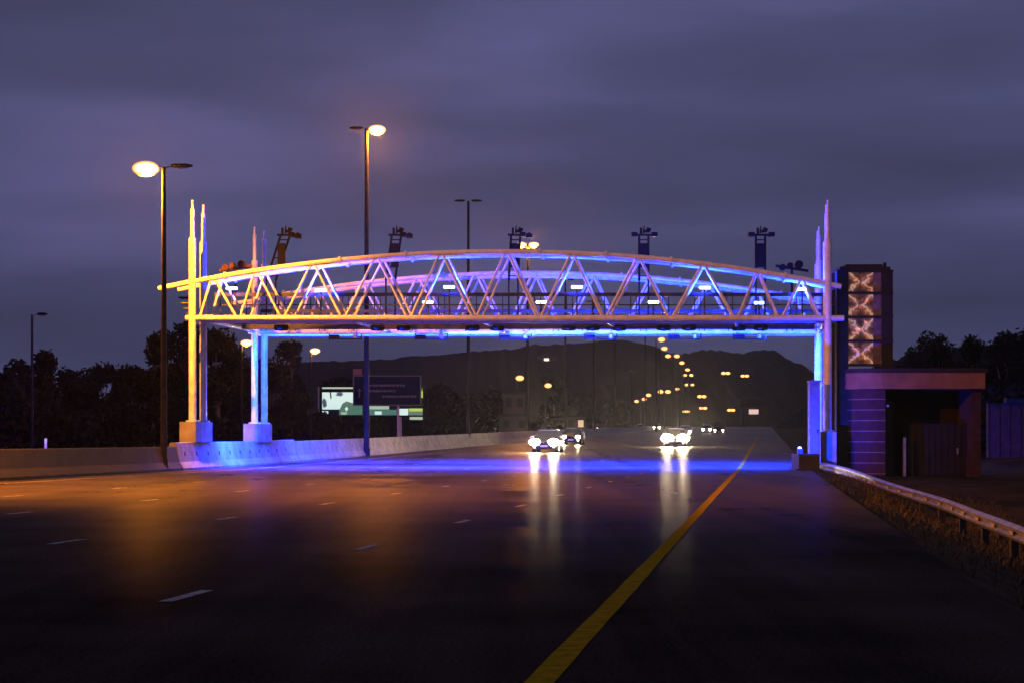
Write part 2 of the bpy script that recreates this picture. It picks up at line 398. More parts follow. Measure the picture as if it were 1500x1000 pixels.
for Y, z in ((Y1 + .3, az(436, 74)), (Y2 - .3, az(442, 74))):
    s = MB(go); s.box(((gx(295, Y) + gx(1225, Y)) / 2, Y, z), (gx(1225, Y) - gx(295, Y), .06, .15)); s.box(((gx(295, Y) + gx(1225, Y)) / 2, Y, z - .42), (gx(1225, Y) - gx(295, Y), .04, .05))
    rl = s.build('handrail', M_deck, G)
    for i in range(20):
        X = gx(300 + i * 48, Y); s = MB(go); s.b2(X - .14, X - .10, Y - .02, Y + .025, ZB, z - .075); s.b2(X + .10, X + .14, Y - .02, Y + .025, ZB, z - .075); s.b2(X - .1, X + .1, Y - .015, Y + .02, ZB + .14, ZB + .18)
        s.build('rail_post', M_deck, rl)
# equipment beam under the walkways and a light trough
s = MB(go); s.box(((gx(300, 76) + gx(1200, 76)) / 2, 76, ZB - .02), (gx(1200, 76) - gx(300, 76), .22, .2)); s.build('equipment_beam', M_deck, G)
s = MB(go)
s.box(((gx(300, 75) + gx(1200, 75)) / 2, 74.9, ZB + .06), (gx(1200, 75) - gx(300, 75), .16, .07)); s.build('light_trough', M_deck, G)
# stub rungs left of the front column
for k, (px, py) in enumerate(((257, 434), (259, 442), (264, 450), (269, 458))):
    s = MB(go); z = az(py, Y0); s.tube([(ax(px, Y0), Y0 + .6, z), (ax(px + 5, Y0), Y0 + .6, z - .02), (ax(281, Y0), Y0 + .6, z - .02)], [.02, .06, .06], 8); s.build('end_bracket', M_deck, G)
# flood lamps on the gantry
floods = [(340, 423, 'far left end of the walkway'), (470, 426, 'second from the left on the walkway'), (627, 443, 'low on the deck, left of the centre'), (658, 421, 'raised, left of the twin orange street lamps'),
          (793, 443, 'low on the deck, just under the arch crown'), (845, 421, 'raised, one of a close pair near the middle'), (868, 432, 'slightly lower one of the close pair near the middle'),
          (957, 443, 'low on the deck, right of the middle camera mast'), (1032, 422, 'raised, over the dark post right of centre'), (1112, 444, 'low on the deck below the right camera mast'), (1175, 424, 'raised, at the right end beside the column')]
for px, py, lab in floods:
    Y = 71.5 if py < 430 else 75.2; p = at(px, py, Y)
    f = thing('flood_lamp', 'blue-white flood lamp on the gantry, ' + lab, 'flood lamp', (p.x, Y, ZB + .08), 0, 'blue flood lamps on the gantry')
    h = p.z - ZB - .08
    s = MB(); s.cyl((0, 0, 0), (0, 0, h - .07), .035, n=8); s.cyl((0, 0, 0), (0, 0, .03), .09, n=10); s.build('post', M_deck, f)
    s = MB(); s.loft([[Vector((x * w_, d, z * h_ + h)) for x, z in ((-.22, -.07), (.22, -.07), (.25, 0), (.22, .07), (-.22, .07), (-.25, 0))] for d, w_, h_ in ((-.10, 1, 1), (.10, .8, .8))], smooth=False)
    s.build('housing', M_deck, f)
    s = MB(); s.loft([[Vector((x, d, z + h)) for x, z in ((-.21, -.055), (.21, -.055), (.235, 0), (.21, .055), (-.21, .055), (-.235, 0))] for d in (-.125, -.101)], smooth=False)
    s.build('lens', M_lens_blue, f)
    if py < 430:
        light('flood_light', 'SPOT', (p.x, Y + .35, p.z - .5), 3600 if px > 400 else 500, BLUE, .1, aim=(p.x, Y - .1, p.z + 3), spot_size=R(150), spot_blend=.5)
    else:
        light('flood_light', 'SPOT', (p.x, Y - .28, p.z), 1250, BLUE, .1, aim=(p.x, Y - 1.2, p.z + 2), spot_size=R(150), spot_blend=.4)
        light('flood_light', 'SPOT', (p.x, Y + .30, p.z), 1400, BLUE, .1, aim=(p.x, Y + 2.2, p.z + .8), spot_size=R(150), spot_blend=.4)

def strip_light(name, loc, length, width, e, aim, spread):
    o = light(name, 'AREA', loc, e, BLUE, aim=aim); o.data.shape = 'RECTANGLE'; o.data.spread = spread
    o.data.size = length; o.data.size_y = width; return o
xm = gx(745, 76); 
strip_light('road_wash_light', (xm, 75.0, ZB - .02), 24, .1, 36000, (xm, 75.6, 0), R(108))
strip_light('road_wash_light', (xm + .8, 81.6, ZB - .15), 24, .1, 28000, (xm + 1.6, 85.5, 0), R(108))
strip_light('road_wash_light', (xm - .4, 73.4, ZB - .02), 24, .1, 5000, (xm - .6, 71.5, 0), R(100))
strip_light('beam_wash_light', (xm + .5, 79.1, ZB - .6), 24, .1, 6000, (xm + .6, 80.1, ZB + .5), R(140))
for px in (335, 1180):
    X = gx(px, 76)
    sd = -1 if px < 700 else 1
    light('column_wash_light', 'SPOT', (X, 76.4, 5.3), 15000, BLUE, .1, aim=(X + sd * 1.1, 79.8, 3.2), spot_size=R(100), spot_blend=.6)
    light('column_wash_light', 'SPOT', (X, 74.2, 2.6), 9000 if sd < 0 else 5000, BLUE, .1, aim=(X + sd * 2.4, 75.2, 1.2), spot_size=R(105), spot_blend=.7)

# camera masts
def camera_mast(px, tilt, label, base_w=16):
    Y = 77.2; X = ax(px, Y); zt = az(345, Y)
    m = thing('camera_mast', label, 'camera mast', (X, Y, ZB + .1), 0, 'camera masts standing above the gantry')
    h = zt - ZB - .1; tx = tilt
    s = MB()
    for dx in (-.2, .2): s.cyl((dx, 0, 0), (dx * 1 + 0, 0, h * .5), .035, n=8); s.cyl((dx, 0, h * .5), (dx + tx, 0, h), .05, n=8)
    for k in (.55, .65, .75, .85, .95):
        q = (k - .5) / .5 * tx; s.box((q, .0, h * k), (.42, .05, .05))
    s.build('frame', M_black, m)
    s = MB(); s.box((tx * .75, -.06, h * .78), (.34, .08, h * .26)); s.build('control_box', M_black, m)
    s = MB(); s.box((tx, 0, h + .02), (.95 if not tilt else .7, .09, .09)); s.box((tx - .12, .0, h + .16), (.10, .10, .34)); s.box((tx + .16, 0, h + .18), (.22, .1, .12)); hd = s.build('head_bar', M_black, m)
    for dx in ((-.42, .45) if not tilt else (.3, .58)):
        s = MB(); s.box((tx + dx, -.08, h + (.02 if dx < .5 or not tilt else -.04)), (.26, .42, .18)); s.cyl((tx + dx, -.30, h + .02), (tx + dx, -.36, h + .02), .07, n=10)
        s.build('camera', M_black, hd)
    s = MB(); s.cyl((tx, .05, h + .1), (tx + .02, .05, h + .43), .05, .02, 8); s.box((tx + .22, .05, h + .27), (.2, .14, .12), Matrix.Rotation(R(20), 3, 'Y')); s.build('antenna', M_black, hd)
    return m
camera_mast(397, .62, 'leaning dark camera mast nearest the left end of the gantry')
camera_mast(572, .26, 'dark camera mast just right of the tall left street lamp pole')
camera_mast(752, .10, 'dark camera mast in front of the twin orange lamps at the arch crown')
camera_mast(943, 0, 'upright dark camera mast right of the middle of the gantry')
camera_mast(1114, 0, 'upright dark camera mast nearest the right end of the gantry')
for px, py, lab, fl in ((345, 393, 'folded-down camera arm lying along the left part of the arch, browned as if lit orange', 1), (1160, 393, 'folded-down dark camera arm lying on the right part of the arch', -1)):
    Y = 76.2; p = at(px, py, Y)
    m = thing('folded_camera_arm', lab, 'camera arm', p, 0, 'folded camera arms on the arch')
    s = MB(); s.tube([(-.7, 0, -.12 if fl > 0 else .1), (.7, 0, .1 if fl > 0 else -.12)], .06, 8); s.tube([(0, 0, 0), (0, 0, -1.3 if fl else 0)], .05, 8); s.build('arm', M_black if fl < 0 else M_litarm, m)
    for a, zz, r in ((-.42, .02, .16), (-.1, .1, .15), (.28, .14, .2)):
        s = MB(); s.cyl((a * fl * -1 if fl < 0 else a, -.18, zz), (a * fl * -1 if fl < 0 else a, .2, zz), r * .9, r * .75, 12); s.build('camera', M_black if fl < 0 else M_litarm, m)

# toll cameras under the deck, antenna brackets below the rear chord
def toll_camera(px, lab):
    Y = 75.4; p = at(px, 480, Y)
    m = thing('toll_camera', lab, 'camera', p, 0, 'toll cameras under the gantry')
    s = MB(); rr = [(-.3, .08), (-.26, .13), (0, .155), (.26, .14), (.32, .06)]
    s.loft([[Vector((d, r * 1.0 * math.cos(a), r * .9 * math.sin(a))) for a in [2 * math.pi * k / 12 for k in range(12)]] for d, r in rr]); s.build('housing', M_black, m)
    s = MB(); s.cyl((-.05, -.13, 0), (-.05, -.22, -.02), .08, .09, 12); s.build('lens_hood', M_black, m)
    s = MB(); s.box((0, 0, .2), (.05, .06, .2)); s.build('mount', M_galv, m)
for px, lab in ((553, 'left toll camera of the pair left of centre under the gantry'), (591, 'right toll camera of the pair left of centre under the gantry'), (692, 'toll camera under the gantry, left of the pair at the tall unlit street lamp'),
                (728, 'toll camera under the gantry between the unlit lamp pole and the twin lamps'), (833, 'toll camera hanging under the middle of the gantry, left one'), (868, 'toll camera hanging under the middle of the gantry, right one'),
                (907, 'small toll camera under the gantry just left of the upright mast'), (972, 'left toll camera of the pair above the row of orange lamps'), (1009, 'right toll camera of the pair above the row of orange lamps'),
                (1082, 'left toll camera of the pair near the right column'), (1114, 'right toll camera of the pair near the right column'), (412, 'toll camera under the gantry close to the left rear columns')):
    toll_camera(px, lab)
def bracket(px, lab):
    Y = 79.6; p = at(px, 495, Y); zt = ZB - .1 - p.z
    m = thing('antenna_bracket', lab, 'antenna bracket', p, 0, 'antenna brackets hanging below the gantry')
    s = MB(); s.box((0, 0, -.04), (1.5, .05, .05)); s.box((-.72, 0, zt / 2), (.045, .05, zt)); s.box((.72, 0, zt / 2), (.045, .05, zt)); s.build('hanger', M_black, m)
    s = MB(); s.box((-.48, -.06, .02), (.48, .3, .17)); s.box((-.48, -.06, .12), (.40, .24, .03)); s.build('antenna_box', M_black, m)
    s = MB(); s.cyl((.45, -.05, -.02), (.45, -.05, .16), .09, .11, 10); s.build('sensor', M_galv, m)
for px, lab in ((506, 'antenna bracket below the gantry left of the tall lamp pole'), (632, 'antenna bracket below the gantry, above the left hillside'), (755, 'antenna bracket below the gantry, above the lone orange lamp'),
                (880, 'antenna bracket below the gantry, over the hill top'), (1003, 'antenna bracket below the gantry above the orange lamp trail'), (1098, 'antenna bracket below the gantry nearest the right columns')):
    bracket(px, lab)

# right column cabinet and footing
M_cab = mat('cabinet_paint', (.13, .13, .16), .6, 0, var=.15, scale=4, spec=.2)
cb = thing('equipment_cabinet', 'tall narrow cabinet lit blue beside the right gantry column', 'cabinet', (ax(1192, 70), 70, .02))
s = MB(); zc = az(560, 70); s.box((0, 0, zc / 2 + .25), (.40, .5, zc - .5)); s.build('body', M_cab, cb)
s = MB(); s.box((0, -.02, zc + .03), (.46, .6, .06)); s.build('cap', M_cab, cb)
s = MB(); s.box((0, -.262, zc / 2 + .25), (.33, .02, zc - .7)); dr = s.build('door', M_cab, cb)
s = MB(); s.box((.11, -.285, 1.5), (.03, .03, .16)); s.build('handle', M_black, dr)
ft = MB((ax(1180, 69), 69, 0)); ft.b2(ax(1168, 69), ax(1198, 69), 68.6, 70.4, -.2, az(664, 69)); ft.b2(ax(1163, 69), ax(1203, 69), 68.45, 70.6, -.2, az(686, 69))
o = ft.build('concrete_footing', M_conc); o.location = (ax(1180, 69), 69, 0); tag(o, 'stepped concrete footing lit blue at the road edge by the right column', 'footing')

ul = thing('flood_lamp', 'small blue uplight on the concrete footing at the foot of the right column', 'flood lamp', (ax(1172, 68.9), 68.9, az(664, 69) + .002))
s = MB(); s.box((0, 0, .03), (.2, .16, .06)); s.box((0, .03, .13), (.22, .12, .14), Matrix.Rotation(R(20), 3, 'X')); s.build('housing', M_deck, ul)
s = MB(); s.cyl((.0, .08, .20), (.0, .1, .215), .07, n=10); s.build('lens', M_lens_blue, ul)
light('uplight', 'SPOT', (ax(1168, 68.3), 68.0, 1.0), 2600, BLUE, .06, aim=(ax(1200, 70), 70.5, 2.2), spot_size=R(110), spot_blend=.8)

# ------------------------------------------------------------------ tower and equipment building
T = thing('lattice_tower', 'dark square tower with four copper mosaic panels beside the right column', 'tower', (ax(1267, 71.5), 71.5, -.3))
TY = 71.5; k = TY / F; W0, W1 = ax(1226, TY), ax(1308, TY); to = tuple(T.location)
zt = az(396, TY)
for px0, px1 in ((1226, 1243), (1292, 1308)):
    for y0, y1 in ((TY, TY + .5), (TY + 1.5, TY + 2.0)):
        s = MB(to); s.b2(ax(px0, TY), ax(px1, TY), y0, y1, -.3, zt); s.build('post', M_frame, T)
s = MB(to); s.b2(ax(1230, TY), ax(1304, TY), TY - .03, TY + 2.02, zt + .002, az(391, TY)); s.b2(ax(1240, TY), ax(1294, TY), TY + .1, TY + 1.9, az(391, TY), az(387, TY)); s.b2(ax(1296, TY), ax(1300, TY), TY + .2, TY + .3, az(391, TY), az(384, TY)); s.build('cap', M_frame, T)
for py in (397, 429, 464, 499, 534, 560):
    s = MB(to); s.b2(ax(1226, TY) - .01, ax(1308, TY) + .01, TY - .04, TY + .06, az(py + 2, TY), az(py - 1.5, TY)); s.build('cross_bar', M_frame, T)
s = MB(to); s.b2(ax(1243, TY) + .002, ax(1292, TY) - .002, TY + .25, TY + 1.8, -.3, az(540, TY)); s.build('lower_wall', M_frame, T)
def copper(cx, cz, hw_, hh_, sd_):
    m = bpy.data.materials.new('copper_mosaic_painted_shine'); m.use_nodes = True; t = m.node_tree; b = t.nodes['Principled BSDF']
    def MM(op, a, b_=None):
        n_ = t.nodes.new('ShaderNodeMath'); n_.operation = op
        for i_, v_ in enumerate((a, b_)):
            if v_ is None: continue
            if isinstance(v_, (int, float)): n_.inputs[i_].default_value = v_
            else: t.links.new(v_, n_.inputs[i_])
        return n_.outputs[0]
    co = t.nodes.new('ShaderNodeTexCoord'); sp = t.nodes.new('ShaderNodeSeparateXYZ'); t.links.new(co.outputs['Object'], sp.inputs[0])
    u = MM('ABSOLUTE', MM('DIVIDE', MM('SUBTRACT', sp.outputs['X'], cx), hw_)); v = MM('ABSOLUTE', MM('DIVIDE', MM('SUBTRACT', sp.outputs['Z'], cz), hh_))
    mp_ = t.nodes.new('ShaderNodeMapping'); mp_.inputs['Location'].default_value = (sd_ * 3.7, 0, sd_ * 1.9); t.links.new(co.outputs['Object'], mp_.inputs[0])
    n = t.nodes.new('ShaderNodeTexNoise'); n.inputs['Scale'].default_value = 3.2; n.inputs['Detail'].default_value = 3; n.inputs['Distortion'].default_value = 1.2
    t.links.new(mp_.outputs[0], n.inputs['Vector'])
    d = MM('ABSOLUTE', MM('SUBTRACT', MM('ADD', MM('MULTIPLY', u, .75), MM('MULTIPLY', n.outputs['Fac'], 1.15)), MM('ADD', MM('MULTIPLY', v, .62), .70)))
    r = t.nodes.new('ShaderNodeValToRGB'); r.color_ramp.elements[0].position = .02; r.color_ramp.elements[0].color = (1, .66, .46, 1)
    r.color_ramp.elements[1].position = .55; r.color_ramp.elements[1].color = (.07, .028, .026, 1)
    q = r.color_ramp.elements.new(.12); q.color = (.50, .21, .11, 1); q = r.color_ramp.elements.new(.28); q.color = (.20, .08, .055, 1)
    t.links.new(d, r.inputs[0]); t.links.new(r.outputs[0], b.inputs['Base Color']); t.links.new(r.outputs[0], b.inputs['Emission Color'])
    b.inputs['Emission Strength'].default_value = .36; b.inputs['Roughness'].default_value = .3; b.inputs['Metallic'].default_value = .5  # panels are no lamps; X-shaped copper reflections painted into colour and emission
    bp = t.nodes.new('ShaderNodeBump'); bp.inputs['Strength'].default_value = .8; bp.inputs['Distance'].default_value = .1
    t.links.new(n.outputs['Fac'], bp.inputs['Height']); t.links.new(bp.outputs[0], b.inputs['Normal']); return m
M_pl = mat('panel_side_glass', (.16, .11, .13), .3, var=.3, scale=4)
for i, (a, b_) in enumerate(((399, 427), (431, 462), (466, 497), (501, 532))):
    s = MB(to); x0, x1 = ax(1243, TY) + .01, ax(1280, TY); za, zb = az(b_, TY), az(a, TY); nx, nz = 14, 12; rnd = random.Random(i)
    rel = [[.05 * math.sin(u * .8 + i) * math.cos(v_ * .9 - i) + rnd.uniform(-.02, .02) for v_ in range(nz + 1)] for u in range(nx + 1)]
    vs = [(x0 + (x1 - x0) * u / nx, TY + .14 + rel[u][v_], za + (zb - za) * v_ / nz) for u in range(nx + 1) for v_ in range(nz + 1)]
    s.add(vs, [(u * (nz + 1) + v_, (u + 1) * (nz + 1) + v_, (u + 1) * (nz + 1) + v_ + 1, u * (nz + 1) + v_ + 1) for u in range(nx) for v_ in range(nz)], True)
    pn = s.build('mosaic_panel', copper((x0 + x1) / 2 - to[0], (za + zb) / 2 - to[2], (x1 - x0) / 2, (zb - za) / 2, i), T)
    s = MB(to); s.b2(ax(1280, TY), ax(1292, TY) - .01, TY + .12, TY + .16, za, zb); s.build('side_pane', M_pl, pn)

BY = 70.6
Bd = thing('equipment_building', 'low flat-roofed brick equipment building with banded wall and dark open bay', 'building', (ax(1340, BY), BY, -.5)); bo = tuple(Bd.location)
zf0, zf1 = az(569, BY), az(545, BY)
x0, x1 = ax(1245, BY), ax(1297, BY); nb_ = 9; hh = (zf0 + .6) / nb_; RC = x1 - x0
def arc(e, z, xr=None):
    pts = [(x1 - (RC + e) * math.sin(a), BY + RC - (RC + e) * math.cos(a)) for a in [math.pi / 2 * k / 14 for k in range(15)]]
    pts = pts + [(x0 - e, BY + 3.4)]
    xr = x1 if xr is None else xr
    pts = [(xr, BY - e)] + ([] if xr > x1 + .01 else []) + pts[(0 if xr > x1 + .01 else 1):] + [(xr, BY + 3.4)]
    return [Vector((a, b_, z)) for a, b_ in pts]
s = MB(bo)
for i in range(nb_): s.loft([arc(0, -.6 + i * hh + .036), arc(0, -.6 + (i + 1) * hh - .001)], smooth=False)
bw = s.build('banded_wall', M_brick, Bd)
s = MB(bo)
for i in range(nb_): s.loft([arc(.022, -.6 + i * hh), arc(.022, -.6 + i * hh + .035)], smooth=False)
s.build('string_courses', mat('pale_course', (.18, .10, .11), .7, var=.2, scale=5), bw)
s = MB(bo); s.loft([arc(.12, zf0 + .002, ax(1442, BY)), arc(.12, zf1, ax(1442, BY))], smooth=False); s.build('fascia', M_plast, Bd)
s = MB(bo); s.loft([arc(.2, zf1 + .002, ax(1445, BY)), arc(.2, az(539, BY), ax(1445, BY))], smooth=False); s.build('roof', M_frame, Bd)
s = MB(bo); s.b2(ax(1427, BY), ax(1440, BY), BY + .3, BY + 3.4, -.6, zf0); s.build('side_wall', mat('dark_side_brick', (.035, .014, .016), .85, var=.3, scale=4, bump=.3, bscale=25), Bd)
s = MB(bo); s.b2(x1 + .03, ax(1427, BY) - .002, BY + 2.6, BY + 3.3, -.6, zf0); s.build('rear_wall', M_frame, Bd)
s = MB(bo); zz = az(622, BY)
s.b2(ax(1338, BY), ax(1426, BY), BY + 1.2, BY + 1.28, -.5, zz)
for i in range(9): s.b2(ax(1340 + i * 9.6, BY), ax(1341.6 + i * 9.6, BY), BY + 1.17, BY + 1.199, -.45, zz - .05)
s.b2(ax(1336, BY), ax(1428, BY), BY + 1.14, BY + 1.3, zz + .002, zz + .07)
dr = s.build('gate', mat('dark_red_gate', (.010, .005, .006), .6, var=.3), Bd)
s = MB(bo); s.b2(ax(1412, BY), ax(1414, BY), BY + 1.1, BY + 1.139, .6, .85); s.build('handle', M_galv, dr)
s = MB(bo); s.b2(ax(1328, BY), ax(1332, BY), BY + .6, BY + .7, -.6, az(640, BY)); s.build('gate_post', M_galv, Bd)
s = MB(bo); s.cyl((ax(1300, BY), BY - .02, az(594, BY)), (ax(1300, BY), BY - .10, az(594, BY)), .05, n=10); s.build('wall_sensor', M_galv, Bd)

# neighbour wall on the slope far right
s = MB((ax(1470, 88), 88, 0)); X0 = ax(1447, 88)
s.b2(X0, X0 + 4.2, 88, 88.3, .3, az(590, 88)); 
for i in range(8): s.b2(X0 + i * .52, X0 + i * .52 + .06, 87.94, 87.998, .3, az(590, 88))
s.b2(X0 + .9, X0 + 4.4, 87.9, 88.4, az(590, 88) + .002, az(583, 88))
o = s.build('boundary_wall', mat('panelled_wall', (.05, .03, .025), .85, var=.2, spec=.1)); o.location = (ax(1470, 88), 88, 0); tag(o, 'brown panelled boundary wall on the slope at far right edge', 'wall')

# ------------------------------------------------------------------ guardrail
gr_pts = [(12.15, 70.2, .30), (11.95, 66, .27), (11.9, 62, .16), (11.85, 57, -.08), (11.55, 52, -.2), (10.9, 45, -.27), (10.05, 38.5, -.32), (9.2, 32, -.37), (8.2, 25, -.42), (7.2, 18, -.45)]
GRr = thing('guard_rail', 'galvanised guard rail with reflectors curving along the right verge', 'guard rail', (11.9, 62, -.6)); gro = tuple(GRr.location)
def resample(pts, step):
    pts = [Vector(p) for p in pts]; cr = []
    for i in range(len(pts) - 1):
        p0 = pts[max(i - 1, 0)]; p1 = pts[i]; p2 = pts[i + 1]; p3 = pts[min(i + 2, len(pts) - 1)]
        n = max(2, int((p2 - p1).length / step))
        for k in range(n):
            u = k / n; cr.append(.5 * ((2 * p1) + (p2 - p0) * u + (2 * p0 - 5 * p1 + 4 * p2 - p3) * u * u + (3 * p1 - p0 - 3 * p2 + p3) * u ** 3))
    return cr + [pts[-1]]
gp = resample(gr_pts, .8); prof = [(0, .0), (.03, -.015), (.085, -.06), (.085, -.10), (.02, -.15), (.02, -.17), (.085, -.22), (.085, -.26), (.03, -.305), (0, -.32), (-.012, -.32), (.018, -.30), (.07, -.255), (.07, -.225), (.005, -.175), (.005, -.145), (.07, -.095), (.07, -.065), (.018, -.02), (-.012, 0)]
secs = []
for i, p in enumerate(gp):
    d = gp[min(i + 1, len(gp) - 1)] - gp[max(i - 1, 0)]; nrm = Vector((d.y, -d.x, 0)).normalized()
    if nrm.x > 0: nrm = -nrm
    secs.append([p + nrm * a + Vector((0, 0, z)) for a, z in prof])
s = MB(gro); s.loft(secs, smooth=False); beam = s.build('rail_beam', mat('rail_zinc', (.5, .5, .52), .33, .9, var=.25, scale=3, bump=.05), GRr)
M_refl = mat('reflector', (.45, .38, .36), .3)
acc = 0; last = gp[0]
for i, p in enumerate(gp):
    acc += (p - last).length; last = p
    if acc > 3.6:
        acc = 0; s = MB(gro); q = p + Vector((.10, 0, 0)); s.box((q.x, q.y, (p.z - .05 + zg(q.x, q.y) - .3) / 2), (.14, .12, p.z - .05 - zg(q.x, q.y) + .3)); s.build('post', M_pole, GRr)
acc = 0; last = gp[0]
for i, p in enumerate(gp):
    acc += (p - last).length; last = p
    if acc > 2.3 and i < len(gp) - 1:
        acc = 0; d = (gp[i + 1] - gp[i]).normalized(); nrm = Vector((-d.y, d.x, 0)).normalized()
        if nrm.x > 0: nrm = -nrm
        ang = math.atan2(d.y, d.x)
        s = MB(gro); s.box(p + nrm * .07 + Vector((0, 0, -.16)), (.5, .025, .07), Matrix.Rotation(ang, 3, 'Z')); s.build('reflector', M_refl, GRr)

# ------------------------------------------------------------------ street lamps
def head_mesh(sgn, L_, z, arm):
    s = MB(); x = arm
    s.loft([[Vector((sgn * (x + a), q * w_, z + zz * h_)) for q, zz in ((-.13, 0), (-.09, .08), (.09, .08), (.13, 0), (.09, -.06), (-.09, -.06))] for a, w_, h_ in ((0, .5, .6), (.12, 1, 1), (L_ * .7, 1, 1), (L_, .45, .5))])
    return s
def lens_mesh(sgn, L_, z, arm, lit=True, far=False):
    s = MB(); cx = arm + L_ * .5; a_, b_, c_ = (.52, .36, .29) if lit else (.24, .1, .06)
    if far: a_, b_, c_ = .8, .65, .52  # oversized bowl stands in for the glare around far lamps
    if lit: zc = z - .10
    else: zc = z - .05
    s.loft([[Vector((sgn * cx + a_ * math.sin(th) * math.cos(f), b_ * math.sin(th) * math.sin(f), zc + c_ * math.cos(th))) for f in [2 * math.pi * k / 16 for k in range(16)]] for th in [.05 + (math.pi - .1) * k / 9 for k in range(10)]])
    return s
def lamp(px, Y, ztop, label, sides, lit, arm=.25, Lh=.7, r=.10, power=0, group=None, X=None, zb=None, far=False, aim=None):
    X = ax(px, Y) if X is None else X
    zb = zg(X, Y) if zb is None else zb
    h = ztop - zb
    o = thing('street_lamp', label, 'street lamp', (X, Y, zb), 0, group)
    s = MB(); s.cyl((0, 0, 0), (0, 0, h), r, r * .62, 12); s.cyl((0, 0, 0), (0, 0, .5), r * 1.25, r * 1.2, 12); s.build('pole', M_pole if Y < 120 and power else M_farpole, o)
    for sg in sides:
        s = MB(); s.tube([(0, 0, h - .12), (sg * .05, 0, h - .02), (sg * (arm + .1), 0, h + .03)], [.04, .045, .04], 8); a = s.build('arm', M_galv, o)
        hd = head_mesh(sg, Lh, h + .04, arm).build('lamp_head', M_black, a)
        on = sg in lit
        lens_mesh(sg, Lh, h + .04, arm, on, far).build('lens', (M_lens_far if far else M_lens_na) if on else M_lens_off, a)
        if on and power:
            if aim: light('street_light', 'SPOT', (X + sg * (arm + Lh * .45), Y, ztop - .42), power, SODIUM, .12, aim=aim, spot_size=R(128), spot_blend=.7)
            else: light('street_light', 'POINT', (X + sg * (arm + Lh * .45), Y, ztop - .42), power, SODIUM, .12)
    return o
MED = 'street lamps along the median'; VER = 'street lamps along the far verge'; TRL = 'distant orange lamps along the road'
lamp(240, 66.5, az(245, 66.5), 'near street lamp at left, left head glowing, right head dark', (-1, 1), (-1,),   .28, .80, .13, 4500, MED)
light('street_light', 'SPOT', (ax(215, 66.5), 66.5, az(245, 66.5) - .42), 14000, SODIUM, .12, aim=(-11.5, 72, 4), spot_size=R(105), spot_blend=.5)
lamp(537, 101, az(189, 101), 'tallest street lamp pole, right head glowing, left head dark', (-1, 1), (1,), .2, .78, .17, 10000, MED)
lamp(686, 140, az(295, 140), 'unlit tall lamp with two dark heads left of the arch crown', (-1, 1), (), .25, .85, .16, 0, MED)
lamp(773, 178, az(358, 178), 'tall lamp with both heads glowing just above the arch crown', (-1, 1), (-1, 1), .25, .75, .17, 5000, MED)
for px, Y, lab in ((828, 214, 'unlit lamp pole behind the gantry right of the twin glowing lamps'), (870, 254, 'unlit lamp pole on the median against the hill top'), (901, 295, 'unlit lamp pole rising in front of the hill crest'), (925, 336, 'shorter unlit lamp pole left of the orange lamp trail'), (945, 381, 'pale lamp pole hanging below the gantry line left of the trail top')):
    top = {828: 410, 870: 442, 901: 467, 925: 543, 945: 484}[px]
    lamp(px, Y, az(top, Y), lab, (-1, 1), (), .3, .8, .17 if px != 945 else .2, 0, MED)
lamp(47, 104, az(461, 104), 'unlit single-arm street lamp above the trees at far left', (1,), (), .3, .6, .10, 0, VER)
lamp(354, 148, az(501, 148), 'single-arm lamp glowing orange between the left gantry columns', (1,), (1,), .1, .6, .10, 400, VER)
lamp(455, 172, az(513, 172), 'single-arm lamp glowing orange above the billboard left edge', (1,), (1,), .1, .65, .10, 400, VER)
lamp(757, 322, az(553, 322), 'glowing lamp over the low white building left of centre', (1,), (1,), .1, .9, .12, 200, VER, far=True)
lamp(799, 373, az(564, 373), 'smaller glowing lamp right of the lamp over the white building', (1,), (1,), .1, .9, .12, 200, VER, far=True)
trail = [(961, 497, 369, (1,), 'highest'), (966, 510, 414, (1,), 'second from the top'), (985, 521, 462, (-1, 1), 'third, a double head'), (993, 531, 515, (1,), 'fourth from the top'), (1002, 541, 583, (1,), 'fifth from the top'),
         (1008, 549, 651, (-1, 1), 'sixth, a wide double head'), (1010, 563, 700, (-1, 1), 'seventh, double and smaller'), (997, 569, 620, (-1,), 'lowest, head on the left of its pole')]
for px, py, Y, sd, lab in trail:
    lamp(px, Y, az(py, Y), 'glowing lamp of the descending orange trail, ' + lab, sd, sd, .5, 1.3, .2, 90, TRL, far=True)
row = [(928, 587, 600, (1,), 'first from the left'), (939, 584, 560, (1,), 'second from the left'), (955, 578, 520, (-1,), 'third from the left'), (973, 573, 476, (-1, 1), 'double head at its right end')]
for px, py, Y, sd, lab in row:
    lamp(px, Y, az(py, Y), 'glowing lamp of the low row left of the trail, ' + lab, sd, sd, .4, 1.2, .15, 60, TRL, far=True)
for px, py, Y, sd, lab in ((1028, 580, 560, (-1, 1), 'lone double lamp below the trail, right of the headlights'), (1030, 597, 640, (-1, 1), 'small lamp just under the lone double lamp'), (1005, 602, 700, (-1, 1), 'small lamp directly above the brightest headlights'), (1063, 546, 560, (-1, 1), 'left of two whitish lamps on the right hillside'), (1091, 550, 600, (-1, 1), 'right of two whitish lamps on the right hillside'), (1071, 600, 640, (-1, 1), 'dim small lamp left of the dark overpass sign')):
    lamp(px, Y, az(py, Y), lab, sd, sd, .3, .8, .15, 40, TRL, far=True)
